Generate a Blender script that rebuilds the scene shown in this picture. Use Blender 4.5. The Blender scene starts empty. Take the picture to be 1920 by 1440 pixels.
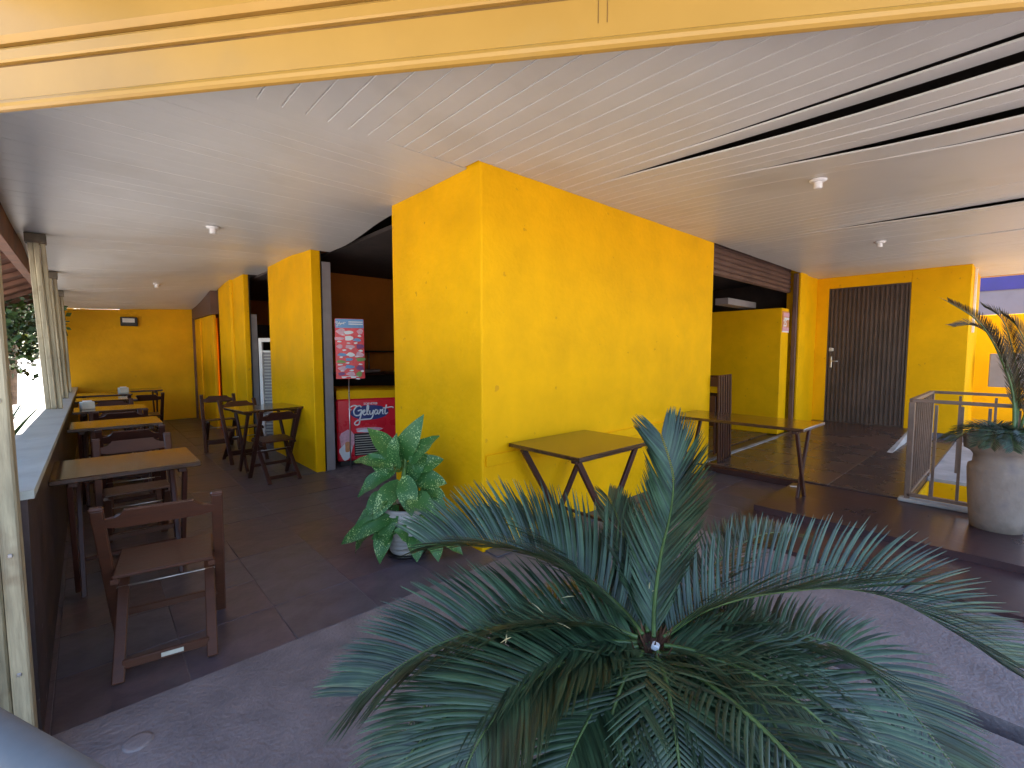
import bpy, bmesh, math, random
from mathutils import Vector, Matrix
random.seed(7)
C = bpy.context.scene.collection
S = bpy.context.scene
R = math.radians
H = 2.675                                   # ceiling height

# ---------------------------------------------------------------- camera
cam = bpy.data.objects.new('camera', bpy.data.cameras.new('camera'))
C.objects.link(cam); S.camera = cam
cam.data.sensor_width = 36; cam.data.lens = 874/1920*36
cam.data.clip_start = .02; cam.data.clip_end = 400
cam.location = (-2.0, -2.509, 1.41)
_y = math.atan2(.7400, .6725)
_f = Vector((math.cos(_y)*math.cos(R(3.95)), math.sin(_y)*math.cos(R(3.95)), -math.sin(R(3.95))))
cam.rotation_euler = _f.to_track_quat('-Z', 'Y').to_euler()

# ---------------------------------------------------------------- sky, sun, exposure
SUN_EL, SUN_AZ = R(58), R(38)               # the sun stands behind the building (azimuth from +X)
w = bpy.data.worlds.new('World'); S.world = w; w.use_nodes = True
nt = w.node_tree; nt.nodes.clear()
sk = nt.nodes.new('ShaderNodeTexSky'); sk.sky_type = 'NISHITA'; sk.sun_disc = False
sk.sun_elevation = SUN_EL; sk.sun_rotation = R(90)-SUN_AZ
bg = nt.nodes.new('ShaderNodeBackground'); bg.inputs['Strength'].default_value = .13
out = nt.nodes.new('ShaderNodeOutputWorld')
nt.links.new(sk.outputs[0], bg.inputs[0]); nt.links.new(bg.outputs[0], out.inputs[0])
sd = bpy.data.lights.new('sun', 'SUN'); sd.energy = 5; sd.angle = R(.5); sd.color = (1, .95, .88)
so = bpy.data.objects.new('sun', sd); C.objects.link(so)
_s = Vector((math.cos(SUN_AZ)*math.cos(SUN_EL), math.sin(SUN_AZ)*math.cos(SUN_EL), math.sin(SUN_EL)))
so.rotation_euler = _s.to_track_quat('Z', 'Y').to_euler()
S.view_settings.view_transform = 'Standard'; S.view_settings.look = 'None'
S.view_settings.exposure = 2.46; S.view_settings.gamma = 1
S.render.engine = 'CYCLES'
S.cycles.max_bounces = 12; S.cycles.diffuse_bounces = 7

# ---------------------------------------------------------------- materials
def mat(name, col, rough=.5, var=.12, scale=6, bump=0., bscale=60, spec=.5, metal=0, stretch=None,
        col2=None, spots=None, coat=0):
    """procedural material: two-scale noise tint, optional second colour, specks, bump"""
    m = bpy.data.materials.new(name); m.use_nodes = True
    n = m.node_tree.nodes; l = m.node_tree.links; b = n['Principled BSDF']
    tc = n.new('ShaderNodeTexCoord'); mp = n.new('ShaderNodeMapping')
    l.new(tc.outputs['Object'], mp.inputs[0])
    if stretch: mp.inputs['Scale'].default_value = stretch
    n1 = n.new('ShaderNodeTexNoise'); n1.inputs['Scale'].default_value = scale; n1.inputs['Detail'].default_value = 6
    n1.inputs['Roughness'].default_value = .6
    l.new(mp.outputs[0], n1.inputs['Vector'])
    cr = n.new('ShaderNodeValToRGB')
    c2 = col2 or tuple(max(0, c*(1-var*2.2)) for c in col)
    cr.color_ramp.elements[0].position = .32; cr.color_ramp.elements[0].color = (*c2, 1)
    cr.color_ramp.elements[1].position = .66; cr.color_ramp.elements[1].color = (*[min(1, c*(1+var*.5)) for c in col], 1)
    l.new(n1.outputs[0], cr.inputs[0]); last = cr.outputs[0]
    if spots:
        sc, lo, hi, sc_col = spots
        n3 = n.new('ShaderNodeTexNoise'); n3.inputs['Scale'].default_value = sc; n3.inputs['Detail'].default_value = 3
        l.new(tc.outputs['Object'], n3.inputs['Vector'])
        r3 = n.new('ShaderNodeValToRGB'); r3.color_ramp.elements[0].position = lo; r3.color_ramp.elements[1].position = hi
        l.new(n3.outputs[0], r3.inputs[0])
        mx = n.new('ShaderNodeMixRGB'); mx.inputs[2].default_value = (*sc_col, 1)
        l.new(r3.outputs[0], mx.inputs[0]); l.new(last, mx.inputs[1]); last = mx.outputs[0]
    l.new(last, b.inputs['Base Color'])
    rr = n.new('ShaderNodeMapRange'); rr.inputs[3].default_value = max(.03, rough-.1); rr.inputs[4].default_value = min(1, rough+.12)
    l.new(n1.outputs[0], rr.inputs[0]); l.new(rr.outputs[0], b.inputs['Roughness'])
    b.inputs['Specular IOR Level'].default_value = spec; b.inputs['Metallic'].default_value = metal
    b.inputs['Coat Weight'].default_value = coat; b.inputs['Coat Roughness'].default_value = .09
    if bump:
        n2 = n.new('ShaderNodeTexNoise'); n2.inputs['Scale'].default_value = bscale; n2.inputs['Detail'].default_value = 5
        l.new(mp.outputs[0], n2.inputs['Vector'])
        bp = n.new('ShaderNodeBump'); bp.inputs['Strength'].default_value = bump; bp.inputs['Distance'].default_value = .01
        l.new(n2.outputs[0], bp.inputs['Height']); l.new(bp.outputs[0], b.inputs['Normal'])
    return m
M = {}
M['yellow'] = mat('yellow_paint', (.90, .455, .002), .55, .06, 2.2, .5, 22, .1, spots=(11, .70, .72, (.70, .34, .01)))
M['yellow_far'] = mat('yellow_paint_worn', (.90, .44, .004), .5, .09, 1.3, .4, 20, .15, spots=(5, .68, .8, (.45, .23, .03)))
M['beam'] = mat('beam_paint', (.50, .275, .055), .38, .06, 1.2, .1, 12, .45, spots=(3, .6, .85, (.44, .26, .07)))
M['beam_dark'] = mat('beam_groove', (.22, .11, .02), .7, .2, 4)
M['pvc'] = mat('pvc_ceiling', (.63, .605, .57), .35, .05, .8, 0, 20, .4, spots=(2.2, .55, .85, (.53, .50, .455)))
M['pvcline'] = mat('pvc_tongue', (.74, .70, .65), .4, .03, 2)
M['void'] = mat('void_dark', (.05, .035, .03), .9, .2, 5)  # tone kept dark so the roof void and room ceilings read as unlit
M['tile'] = mat('slate_tile_brown', (.118, .086, .102), .36, .25, 7, .35, 14, .5, col2=(.066, .055, .072))
M['tile2'] = mat('slate_tile_grey', (.112, .096, .115), .38, .25, 6, .35, 14, .5, col2=(.064, .055, .070))
M['tile3'] = mat('slate_tile_umber', (.120, .080, .086), .34, .3, 6, .35, 14, .5, col2=(.066, .05, .056))
M['grout'] = mat('grout', (.20, .165, .17), .8, .2, 12)
M['deck'] = mat('maroon_floor_paint', (.062, .028, .028), .3, .25, 1.6, .12, 14, .45, col2=(.040, .022, .026), spots=(3, .66, .8, (.10, .07, .07)))
M['deck_tile'] = mat('brown_step_tile', (.10, .058, .042), .26, .25, 1.4, .1, 10, .5, col2=(.055, .038, .038))
M['greyfloor'] = mat('grey_cement_floor', (.25, .21, .215), .62, .16, 5, .7, 55, .3, col2=(.175, .148, .158), spots=(1.6, .5, .8, (.165, .142, .15)))
M['bluegrey'] = mat('blue_grey_border', (.10, .10, .135), .5, .2, 3, .1, 20)
M['concrete'] = mat('concrete', (.32, .245, .20), .8, .16, 3, .6, 22, .3, spots=(6, .55, .75, (.19, .15, .145)))
M['concrete_pale'] = mat('pale_cement', (.47, .44, .42), .75, .14, 3, .5, 20, .3)
M['ground'] = mat('sunlit_paving', (.40, .36, .33), .9, .15, .8, .3, 10, .2)
M['pale_ground'] = mat('pale_yard_paving', (.68, .63, .58), .9, .15, .8, .3, 10, .2)  # made paler than the main yard to bounce light into the left wing
M['ledge'] = mat('ledge_stone', (.46, .48, .45), .4, .12, 4, .2, 20, .4)
M['wallbrown'] = mat('brown_stone_wall', (.055, .034, .033), .45, .3, 4, .5, 14, .4, spots=(14, .7, .75, (.28, .2, .19)))
M['plank'] = mat('pale_timber', (.43, .36, .235), .65, .2, 5, .4, 18, .3, stretch=(6, 6, .6), spots=(7, .58, .72, (.24, .18, .11)))
M['shaded_timber'] = mat('shaded_timber', (.15, .12, .085), .75, .25, 6, .4, 20, .25)  # shade under the ceiling put into a darker tone for the post heads
M['wood'] = mat('dark_varnished_wood', (.056, .017, .011), .32, .3, 7, .12, 30, .35, stretch=(1, 6, 1), col2=(.05, .018, .012))
M['wood_mid'] = mat('brown_varnished_wood', (.085, .030, .016), .33, .3, 7, .15, 30, .5, stretch=(1, 6, 1), col2=(.075, .03, .018))
M['tabletop'] = mat('table_laminate', (.075, .034, .015), .14, .15, 3, .03, 30, .6, stretch=(1, 8, 1), coat=.4)
M['rod'] = mat('steel_rod', (.62, .58, .55), .3, .1, 10, metal=.9)
M['rail'] = mat('brown_rail_paint', (.21, .135, .10), .42, .15, 8, .1, 40, .4)
M['door'] = mat('brown_steel_door', (.11, .072, .055), .38, .12, 3, .06, 30, .45)
M['shutter'] = mat('brown_shutter', (.13, .068, .052), .5, .15, 4)
M['white'] = mat('white_plastic', (.80, .77, .75), .4, .04, 6)
M['whitedull'] = mat('white_enamel', (.62, .58, .50), .5, .1, 6)
M['grey'] = mat('grey_metal', (.30, .26, .26), .5, .08, 4)
M['black'] = mat('black_plastic', (.018, .016, .018), .4, .2, 6)
M['orange'] = mat('interior_orange', (.62, .20, .02), .6, .12, 1.5, .1, 20)
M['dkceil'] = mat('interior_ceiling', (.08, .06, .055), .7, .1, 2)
M['red'] = mat('freezer_red', (.80, .015, .035), .28, .06, 3, spec=.5)
M['navy'] = mat('logo_navy', (.03, .05, .2), .35, .1, 5)
M['print_white'] = mat('print_white', (.85, .83, .85), .4, .03, 8)
M['pink'] = mat('print_pink', (.80, .42, .50), .4, .12, 30)
M['orangep'] = mat('print_orange', (.75, .30, .12), .4, .12, 30)
M['greenp'] = mat('print_green', (.22, .34, .08), .4, .12, 30)
M['purple'] = mat('print_purple', (.22, .04, .18), .4, .12, 30)
M['sky'] = mat('print_blue', (.16, .34, .62), .4, .08, 20)
M['blue'] = mat('blue_paint', (.022, .018, .19), .4, .08, 3)
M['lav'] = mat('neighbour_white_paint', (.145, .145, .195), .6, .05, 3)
M['stem'] = mat('green_stem', (.10, .20, .04), .45, .15, 20)
M['rachis'] = mat('cycad_rachis', (.10, .16, .04), .4, .2, 20)
M['leaflet'] = mat('cycad_leaflet', (.036, .068, .030), .36, .3, 9, spec=.62, col2=(.013, .028, .013))
M['leaflet_dry'] = mat('dry_cycad_leaflet', (.085, .055, .028), .6, .3, 9, spec=.3, col2=(.035, .03, .012))
M['fibre'] = mat('cycad_brown_fibre', (.17, .065, .03), .8, .3, 25, .5, 60)
M['soil'] = mat('soil', (.05, .035, .025), .95, .3, 20, .8, 40)
M['railgrey'] = mat('grey_pipe_paint', (.17, .175, .18), .6, .12, 5, .1, 30, .3)
M['terracotta'] = mat('planter_grey', (.30, .26, .24), .8, .15, 5, .4, 30)
M['straw'] = mat('dry_straw', (.55, .46, .24), .7, .2, 20)
M['bark'] = mat('bark', (.11, .075, .05), .9, .3, 9, .8, 20)
M['foliage'] = mat('tree_foliage', (.055, .10, .022), .5, .35, 2, col2=(.02, .045, .012))
M['foliage2'] = mat('tree_foliage_pale', (.10, .15, .05), .5, .35, 2, col2=(.04, .07, .02))
M['roofbrown'] = mat('eave_boards', (.22, .10, .06), .7, .2, 4, .3, 15)
M['roof'] = mat('roof_slab', (.30, .28, .26), .9, .1, 2)
def island_tint(m, lo, hi):
    n = m.node_tree.nodes; l = m.node_tree.links; b = n['Principled BSDF']
    g = n.new('ShaderNodeNewGeometry'); mr = n.new('ShaderNodeMapRange'); mr.inputs[3].default_value = lo; mr.inputs[4].default_value = hi
    l.new(g.outputs['Random Per Island'], mr.inputs[0])
    src = b.inputs['Base Color'].links[0].from_socket
    mx = n.new('ShaderNodeMixRGB'); mx.blend_type = 'MULTIPLY'; mx.inputs[0].default_value = 1
    l.new(src, mx.inputs[1]); l.new(mr.outputs[0], mx.inputs[2]); l.new(mx.outputs[0], b.inputs['Base Color'])
island_tint(M['leaflet'], .45, 1.7); island_tint(M['leaflet_dry'], .5, 1.6); island_tint(M['foliage'], .4, 1.8); island_tint(M['foliage2'], .5, 1.6)
def leafmat():
    m = bpy.data.materials.new('speckled_leaf'); m.use_nodes = True
    n = m.node_tree.nodes; l = m.node_tree.links; b = n['Principled BSDF']
    tc = n.new('ShaderNodeTexCoord')
    vo = n.new('ShaderNodeTexNoise'); vo.inputs['Scale'].default_value = 120; vo.inputs['Detail'].default_value = 3
    big = n.new('ShaderNodeTexNoise'); big.inputs['Scale'].default_value = 9
    l.new(tc.outputs['Object'], vo.inputs['Vector']); l.new(tc.outputs['Object'], big.inputs['Vector'])
    a = n.new('ShaderNodeMath'); a.operation = 'MULTIPLY_ADD'; a.inputs[1].default_value = .35
    l.new(big.outputs[0], a.inputs[0]); l.new(vo.outputs[0], a.inputs[2])
    r = n.new('ShaderNodeValToRGB'); r.color_ramp.elements[0].position = .80; r.color_ramp.elements[1].position = .83
    r.color_ramp.elements[0].color = (.042, .135, .028, 1); r.color_ramp.elements[1].color = (.45, .58, .22, 1)
    l.new(a.outputs[0], r.inputs[0]); l.new(r.outputs[0], b.inputs['Base Color'])
    b.inputs['Roughness'].default_value = .42; b.inputs['Specular IOR Level'].default_value = .4
    return m
M['dieff'] = leafmat()

# ---------------------------------------------------------------- helpers
def link(o, parent=None):
    C.objects.link(o)
    if parent is not None: o.parent = parent
    return o
class MB:
    def __init__(s): s.v = []; s.f = []; s.sm = []
    def add(s, vs, fs, smooth=False):
        k = len(s.v); s.v += [tuple(v) for v in vs]; s.f += [tuple(i+k for i in f) for f in fs]; s.sm += [smooth]*len(fs); return s
    def box(s, x0, x1, y0, y1, z0, z1, M4=None, b=0):
        if b:
            t = bmesh.new(); bmesh.ops.create_cube(t, size=1)
            for v in t.verts:
                v.co = Vector(((x0+x1)/2+v.co.x*(x1-x0), (y0+y1)/2+v.co.y*(y1-y0), (z0+z1)/2+v.co.z*(z1-z0)))
            bmesh.ops.bevel(t, geom=t.edges[:], offset=b, segments=1, affect='EDGES')
            vs = [v.co.copy() for v in t.verts]; t.verts.index_update()
            fs = [[v.index for v in f.verts] for f in t.faces]; t.free()
        else:
            vs = [Vector(p) for p in ((x0,y0,z0),(x1,y0,z0),(x1,y1,z0),(x0,y1,z0),(x0,y0,z1),(x1,y0,z1),(x1,y1,z1),(x0,y1,z1))]
            fs = [(0,3,2,1),(4,5,6,7),(0,1,5,4),(1,2,6,5),(2,3,7,6),(3,0,4,7)]
        if M4 is not None: vs = [M4 @ v for v in vs]
        return s.add(vs, fs)
    def bar(s, a, b_, w, t, up=(0,0,1), bev=.003):
        """rectangular bar from a to b, w wide along side, t thick along up"""
        a = Vector(a); b_ = Vector(b_); T = (b_-a); L = T.length; T.normalize()
        u = Vector(up); sd = T.cross(u).normalized(); u = sd.cross(T).normalized()
        m = Matrix((( T.x, sd.x, u.x, a.x),(T.y, sd.y, u.y, a.y),(T.z, sd.z, u.z, a.z),(0,0,0,1)))
        return s.box(0, L, -w/2, w/2, -t/2, t/2, m, bev)
    def tube(s, pts, r, n=8, caps=True, rr=None):
        pts = [Vector(p) for p in pts]; rings = []; prev = None
        for i, p in enumerate(pts):
            T = (pts[min(i+1, len(pts)-1)]-pts[max(i-1, 0)]).normalized()
            a = prev if prev is not None else (Vector((0,0,1)) if abs(T.z) < .9 else Vector((1,0,0)))
            a = (a - T*a.dot(T)).normalized(); prev = a; b2 = T.cross(a)
            q = rr[i] if rr else r
            rings.append([p + a*q*math.cos(2*math.pi*k/n)+b2*q*math.sin(2*math.pi*k/n) for k in range(n)])
        vs = [v for g in rings for v in g]
        fs = [(i*n+k, i*n+(k+1)%n, (i+1)*n+(k+1)%n, (i+1)*n+k) for i in range(len(pts)-1) for k in range(n)]
        if caps: fs += [tuple(range(n))[::-1], tuple((len(pts)-1)*n+k for k in range(n))]
        return s.add(vs, fs, True)
    def lathe(s, prof, cx=0, cy=0, n=28):
        vs = [(cx+r*math.cos(2*math.pi*k/n), cy+r*math.sin(2*math.pi*k/n), z) for r, z in prof for k in range(n)]
        fs = [(i*n+k, i*n+(k+1)%n, (i+1)*n+(k+1)%n, (i+1)*n+k) for i in range(len(prof)-1) for k in range(n)]
        return s.add(vs, fs, True)
    def poly(s, pts, z0, z1):
        n = len(pts)
        a = sum(pts[i][0]*pts[(i+1)%n][1]-pts[(i+1)%n][0]*pts[i][1] for i in range(n))
        if a < 0: pts = pts[::-1]
        vs = [(x, y, z0) for x, y in pts]+[(x, y, z1) for x, y in pts]
        return s.add(vs, [tuple(range(n))[::-1], tuple(range(n, 2*n))]+[(i, (i+1)%n, n+(i+1)%n, n+i) for i in range(n)])
    def mesh(s, name, m):
        me = bpy.data.meshes.new(name); me.from_pydata(s.v, [], s.f); me.materials.append(m)
        me.polygons.foreach_set('use_smooth', s.sm); me.update(); return me
    def obj(s, name, m, parent=None):
        return link(bpy.data.objects.new(name, s.mesh(name, m)), parent)
def tag(o, label=None, cat=None, group=None, kind=None):
    if label: o['label'] = label
    if cat: o['category'] = cat
    if group: o['group'] = group
    if kind: o['kind'] = kind
    return o
def thing(name, label, cat, loc=(0,0,0), rz=0, group=None):
    o = bpy.data.objects.new(name, None); o.location = loc; o.rotation_euler = (0, 0, rz); o.empty_display_size = .1
    link(o); return tag(o, label, cat, group)
def bx(name, m, parent, *a, b=.004): return MB().box(*a, b=b).obj(name, M[m], parent)
def copy_tree(o, parent=None):
    c = o.copy(); link(c, parent)
    for ch in list(o.children):
        if ch.name.split('.')[0] != 'paper_label': copy_tree(ch, c)
    return c
def spline(P, n=12):
    P = [Vector(p) for p in P]; out = []
    for i in range(len(P)-1):
        a = P[max(i-1, 0)]; b = P[i]; c = P[i+1]; d = P[min(i+2, len(P)-1)]
        for k in range(n):
            t = k/n
            out.append(.5*((2*b)+(c-a)*t+(2*a-5*b+4*c-d)*t*t+(3*b-a-3*c+d)*t**3))
    out.append(P[-1]); return out
def text_mesh(txt, size, name, m, parent, loc, rot, ext=.0012, bold=0):
    cu = bpy.data.curves.new('t', 'FONT'); cu.body = txt; cu.size = size; cu.extrude = ext; cu.offset = bold
    cu.align_x = 'CENTER'; cu.align_y = 'CENTER'
    t = bpy.data.objects.new('t', cu); C.objects.link(t)
    dg = bpy.context.evaluated_depsgraph_get()
    me = bpy.data.meshes.new_from_object(t.evaluated_get(dg)); bpy.data.objects.remove(t)
    me.materials.clear(); me.materials.append(M[m]) if False else None
    me.materials.append(M[m])
    o = bpy.data.objects.new(name, me); link(o, parent); o.location = loc; o.rotation_euler = rot; return o

# ================================================================ GROUND AND FLOORS
g = MB(); g.box(-150, 150, -150, 150, -.5, -.30)
tag(g.obj('ground', M['ground']), kind='structure')
# outer yard at street level (the pit inside the railing goes down to it)
yd = MB(); yd.poly([(-60,-60),(60,-60),(60,-8),(-60,-8)], -.29, -.02); tag(yd.obj('yard', M['ground']), kind='structure')
yd = MB(); yd.poly([(-60,-8),(-2.6,-8),(-2.6,60),(-60,60)], -.29, -.02)
tag(yd.obj('side_yard', M['pale_ground']), kind='structure')
gf = MB(); gf.poly([(-2.6,-8),(.42,-8),(.42,-1.2),(1.55,-1.2),(1.55,-.17),(-2.6,-.17)], -.28, 0)
tag(gf.obj('cement_floor', M['greyfloor']), kind='structure')
gk = MB(); gk.poly([(.54,-8),(1.55,-8),(1.55,-1.2),(.54,-1.2)], -.28, 0)
tag(gk.obj('cement_path', M['greyfloor']), kind='structure')
tag(MB().poly([(.42,-8),(.54,-8),(.54,-1.2),(.42,-1.2)], -.28, -.07).obj('floor_channel', M['deck']), kind='structure')
vf = MB(); vf.poly([(-2.6,-.17),(3.38,-.17),(3.38,0.25),(7.0,.25),(7.0,9.6),(-2.6,9.6)], -.28, -.004)
vf.poly([(1.55,-.95),(3.38,-.95),(3.38,-.17),(1.55,-.17)], -.28, -.004)
floor = tag(vf.obj('veranda_floor', M['grout']), kind='structure')
tiles = []
for v in range(12):
    hw = .1985
    t = MB().box(-hw, hw, -hw, hw, -.012, 0, b=.0015)
    tiles.append(t.mesh('tile', M[('tile', 'tile2', 'tile3')[v % 3]]))
def lay_tiles(x0, x1, y0, y1, parent, name='tile', z=0):
    ny = round((y1-y0)/.4); nx = round((x1-x0)/.4)
    for j in range(ny):
        for i in range(nx):
            sx = (x1-x0)/nx; sy = (y1-y0)/ny
            o = bpy.data.objects.new(name, random.choice(tiles)); link(o, parent)
            o.location = (x0+(i+.5)*sx, y0+(j+.5)*sy, z+random.uniform(-.0015, .0015)); o.scale = (sx/.4, sy/.4, 1)
            o.rotation_euler = (random.uniform(-.003, .003), random.uniform(-.003, .003), 0)
lay_tiles(-2.6, .0, -.17, 9.43, floor); lay_tiles(0, 1.55, -.17, 0, floor)
lay_tiles(1.55, 3.38, -.95, 0, floor)
bd = MB(); bd.box(.02, 3.38, -.14, -.006, .003, .008)
bd.obj('floor_border', M['bluegrey'], floor)
bd = MB(); bd.box(-.26, -.085, 2.98, 4.72, .003, .008); bd.obj('floor_border', M['bluegrey'], floor)
# steps and platforms at the right
st = MB(); st.poly([(1.55,-9),(2.24,-9),(2.24,-.95),(1.55,-.95)], -.28, .03)
tag(st.obj('lower_step', M['deck']), kind='structure')
st = MB(); st.poly([(2.24,-9),(3.36,-9),(3.36,-.98),(2.24,-.98)], -.28, .08)
st.box(2.235, 2.262, -1.75, -.98, .081, .084)
tag(st.obj('maroon_step', M['deck']), kind='structure')
pl = MB(); pl.poly([(3.382,-1.87),(9.3,-1.87),(9.3,.24),(3.382,.24)], -.28, .08)
plat = tag(pl.obj('platform', M['deck']), kind='structure')
tw = MB(); tw.poly([(4.55,-7),(9.3,-7),(9.3,-1.872),(4.55,-1.872)], -.28, .078)
tag(tw.obj('walkway', M['concrete_pale']), kind='structure')
pt = []
for v in range(3): pt.append(MB().box(-.2985, .2985, -.2985, .2985, 0, .012, b=.0015).mesh('platform_tile', M['deck_tile']))
for j in range(3):
    for i in range(9):
        o = bpy.data.objects.new('platform_tile', pt[(i+j) % 3]); link(o, plat)
        o.location = (3.382+.31+i*.62, -1.87+.31+j*.62, .0805+random.uniform(-.001, .001)); o.scale = (.62/.6, .62/.6, 1)
inn = MB(); inn.box(3.5, 6.6, .0, .25, .081, .0925)
MB().box(3.382, 6.48, -.012, .05, .0925, .098).obj('threshold', M['concrete_pale'], plat)
inf = MB(); inf.box(3.382, 7.0, .25, 4.5, -.01, .09)
tag(inf.obj('hall_floor', M['deck_tile']), kind='structure')
# pit inside the railing
pit = MB(); pit.box(3.36, 4.55, -7, -1.872, -.285, -.2)
tag(pit.obj('pit_floor', M['concrete_pale']), kind='structure')
pw = MB(); pw.box(4.535, 4.549, -6, -1.9, -.2, .045); pw.box(3.40, 4.53, -1.889, -1.875, -.2, .045)
tag(pw.obj('pit_side_wall', M['yellow']), 'low yellow retaining face below the walkway, seen through the brown railing', 'retaining wall')
kb = MB(); kb.box(3.3, 3.40, -6, -1.80, .081, .115, b=.008)
tag(kb.obj('pit_kerb', M['concrete_pale']), 'pale cement kerb under the brown railing', 'kerb')
# ramp up to the steel door
rp = MB(); rp.add([(5.7,-1.34,.094),(7.5,-1.34,.094),(7.5,-1.34,.21),(5.7,-.02,.094),(7.5,-.02,.094),(7.5,-.02,.21)],
                  [(0,1,2),(3,5,4),(0,2,5,3),(0,3,4,1),(1,4,5,2)])
tag(rp.obj('door_ramp', M['deck_tile']), 'dark ramp rising to the brown steel door', 'ramp')
MB().add([(5.7,-1.345,.096),(7.49,-1.345,.096),(7.49,-1.345,.212),(5.7,-1.405,.096),(7.49,-1.405,.096),(7.49,-1.36,.212)],
         [(0,2,1),(3,4,5),(0,3,5,2),(1,2,5,4),(0,1,4,3)]).obj('ramp_edge', M['concrete_pale'], bpy.data.objects['door_ramp'])

# ================================================================ BUILDING
bld = thing('restaurant_building', 'yellow painted restaurant building with open shop fronts under the veranda roof', 'building')
MB().poly([(.012,0),(3.464,0),(3.47,.006),(3.47,.2),(.2,.2),(.2,1.24),(.006,1.24),(0,1.234),(0,.012),(.003,.004)], -.02, 2.9).obj('corner_wall', M['yellow'], bld)
# painted moulding band low on the right facade
for z0, z1, q in ((.60, .605, 0), (.605, .685, 1), (.685, .69, 0)):
    if q: bx('dado_band', 'yellow', bld, .03, 3.45, -.018, -.0005, z0, z1, b=.003)
for x in (.9, 1.9): bx('dado_band', 'yellow', bld, x, x+.5, -.010, -.0004, .50, .512, b=.002)
bx('pillar', 'yellow', bld, -.085, .03, 3.0, 4.68, -.02, 2.9, b=.01)
bx('pillar', 'yellow', bld, -.19, -.11, 5.62, 6.30, -.02, 2.9, b=.01)
bx('pillar', 'yellow', bld, -.23, -.11, 6.303, 6.75, -.02, 2.9, b=.03)
bx('pillar', 'yellow', bld, -.21, -.11, 6.753, 7.35, -.02, 2.9, b=.03)
bx('end_door_panel', 'yellow_far', bld, -.30, -.25, 7.4, 9.38, -.01, 2.08)
bx('end_door_stile', 'roofbrown', bld, -.335, -.302, 9.28, 9.37, -.01, 2.12)
bx('end_door_stile', 'yellow_far', bld, -.325, -.30, 8.55, 8.585, -.01, 2.07)
bx('shutter_box', 'shutter', bld, -.33, -.02, 7.36, 9.38, 2.09, 2.9)
MB().add([(x,y,z) for y in (9.39,9.55) for x,z in ((-2.5,-.01),(.3,-.01),(.3,2.6),(-1.2,2.6),(-1.5,2.23),(-2.5,2.19))], [(0,1,2,3,4,5),(11,10,9,8,7,6)]+[(i,6+i,6+(i+1)%6,(i+1)%6) for i in range(6)]).obj('end_wall', M['yellow_far'], bld)
# far side of the opening: grey jamb, shutter guides
bx('door_jamb', 'grey', bld, .04, .145, 3.0, 3.05, 0, 2.45)
bx('shutter_guide', 'black', bld, .031, .038, 2.995, 3.05, 0, 2.62, b=0)
bx('door_jamb', 'grey', bld, -.09, .0, 5.66, 5.72, 0, 2.0)
bx('shutter_guide', 'black', bld, -.108, -.092, 5.63, 5.69, 0, 2.6, b=0)
# right facade beyond the opening, corner pillar, door wall, end pillar
bx('pillar', 'yellow', bld, 6.60, 7.72, 0.001, .2, .05, 2.9, b=.006)
bx('pillar', 'yellow', bld, 6.50, 6.80, -.035, -.001, .085, 2.9, b=.006)
bx('shutter_guide', 'shutter', bld, 6.44, 6.497, .0, .06, .09, 2.66)
dw = bld
bx('door_wall_or_added_backing', 'yellow', dw, 7.5, 7.7, -.18, .0, .08, 2.9, b=.004)
bx('door_wall_or_added_backing', 'yellow', dw, 7.5, 7.7, -1.93, -1.26, .18, 2.9, b=.006)
bx('door_wall_or_added_backing', 'yellow', dw, 7.5, 7.7, -1.259, -.181, 2.49, 2.9, b=.003)
bx('wall_base', 'bluegrey', dw, 7.47, 7.75, -1.96, -1.26, .079, .178, b=.004)
bx('side_wall', 'yellow', dw, 7.705, 9.2, -1.93, -1.75, .08, 2.9, b=.006)
bx('far_yard_wall', 'yellow', dw, 10.0, 10.2, -9, -1.0, -.29, 2.07, b=.006)
bx('conduit', 'white', dw, 7.9, 7.93, -1.965, -1.935, 1.7, 2.66)
bx('meter_box', 'grey', dw, 8.7, 9.0, -2.9, -2.12, .85, 1.38, b=.01)
# steel door with vertical ribs
bx('door_wall_or_added_backing', 'void', bld, 7.58, 7.7, -1.259, -.181, .05, 2.489, b=0)  # unseen backing panel added to stop light leaking round the door
sdoor = bx('steel_door', 'door', bld, 7.53, 7.56, -1.25, -.19, .19, 2.48, b=0)
for k in range(17):
    y0 = -1.235+k*.0615
    MB().add([(7.53,y0,.23),(7.505,y0+.012,.23),(7.505,y0+.034,.23),(7.53,y0+.046,.23),(7.53,y0,2.46),(7.505,y0+.012,2.46),(7.505,y0+.034,2.46),(7.53,y0+.046,2.46)],
             [(0,4,5,1),(1,5,6,2),(2,6,7,3),(4,7,6,5),(0,1,2,3)]).obj('rib', M['door'], sdoor)
for a in ((-1.258,-1.244,.2,2.486),(-.196,-.182,.2,2.486)):
    MB().box(7.498,7.54,a[0],a[1],a[2],a[3]).obj('door_frame', M['door'], sdoor)
MB().box(7.498,7.54,-1.244,-.196,2.47,2.486).obj('door_frame', M['door'], sdoor)
hd = MB().box(7.49,7.504,-.262,-.232,1.14,1.33,b=.004); hd.tube([(7.49,-.247,1.25),(7.455,-.247,1.25),(7.45,-.36,1.25)], .009)
hd.obj('door_handle', M['rod'], sdoor)
MB().box(7.485,7.504,-.28,-.21,1.42,1.48,b=.01).obj('door_lock', M['whitedull'], sdoor)
# roller shutter rolled almost up in the right opening
shut = bx('roller_shutter', 'shutter', bld, 3.475, 6.49, .13, .15, 2.36, 2.9, b=0)
for k in range(8):
    z = 2.365+k*.066
    MB().box(3.48, 6.48, .105, .1295, z, z+.060, b=.012).obj('slat', M['shutter'], shut)
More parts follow.
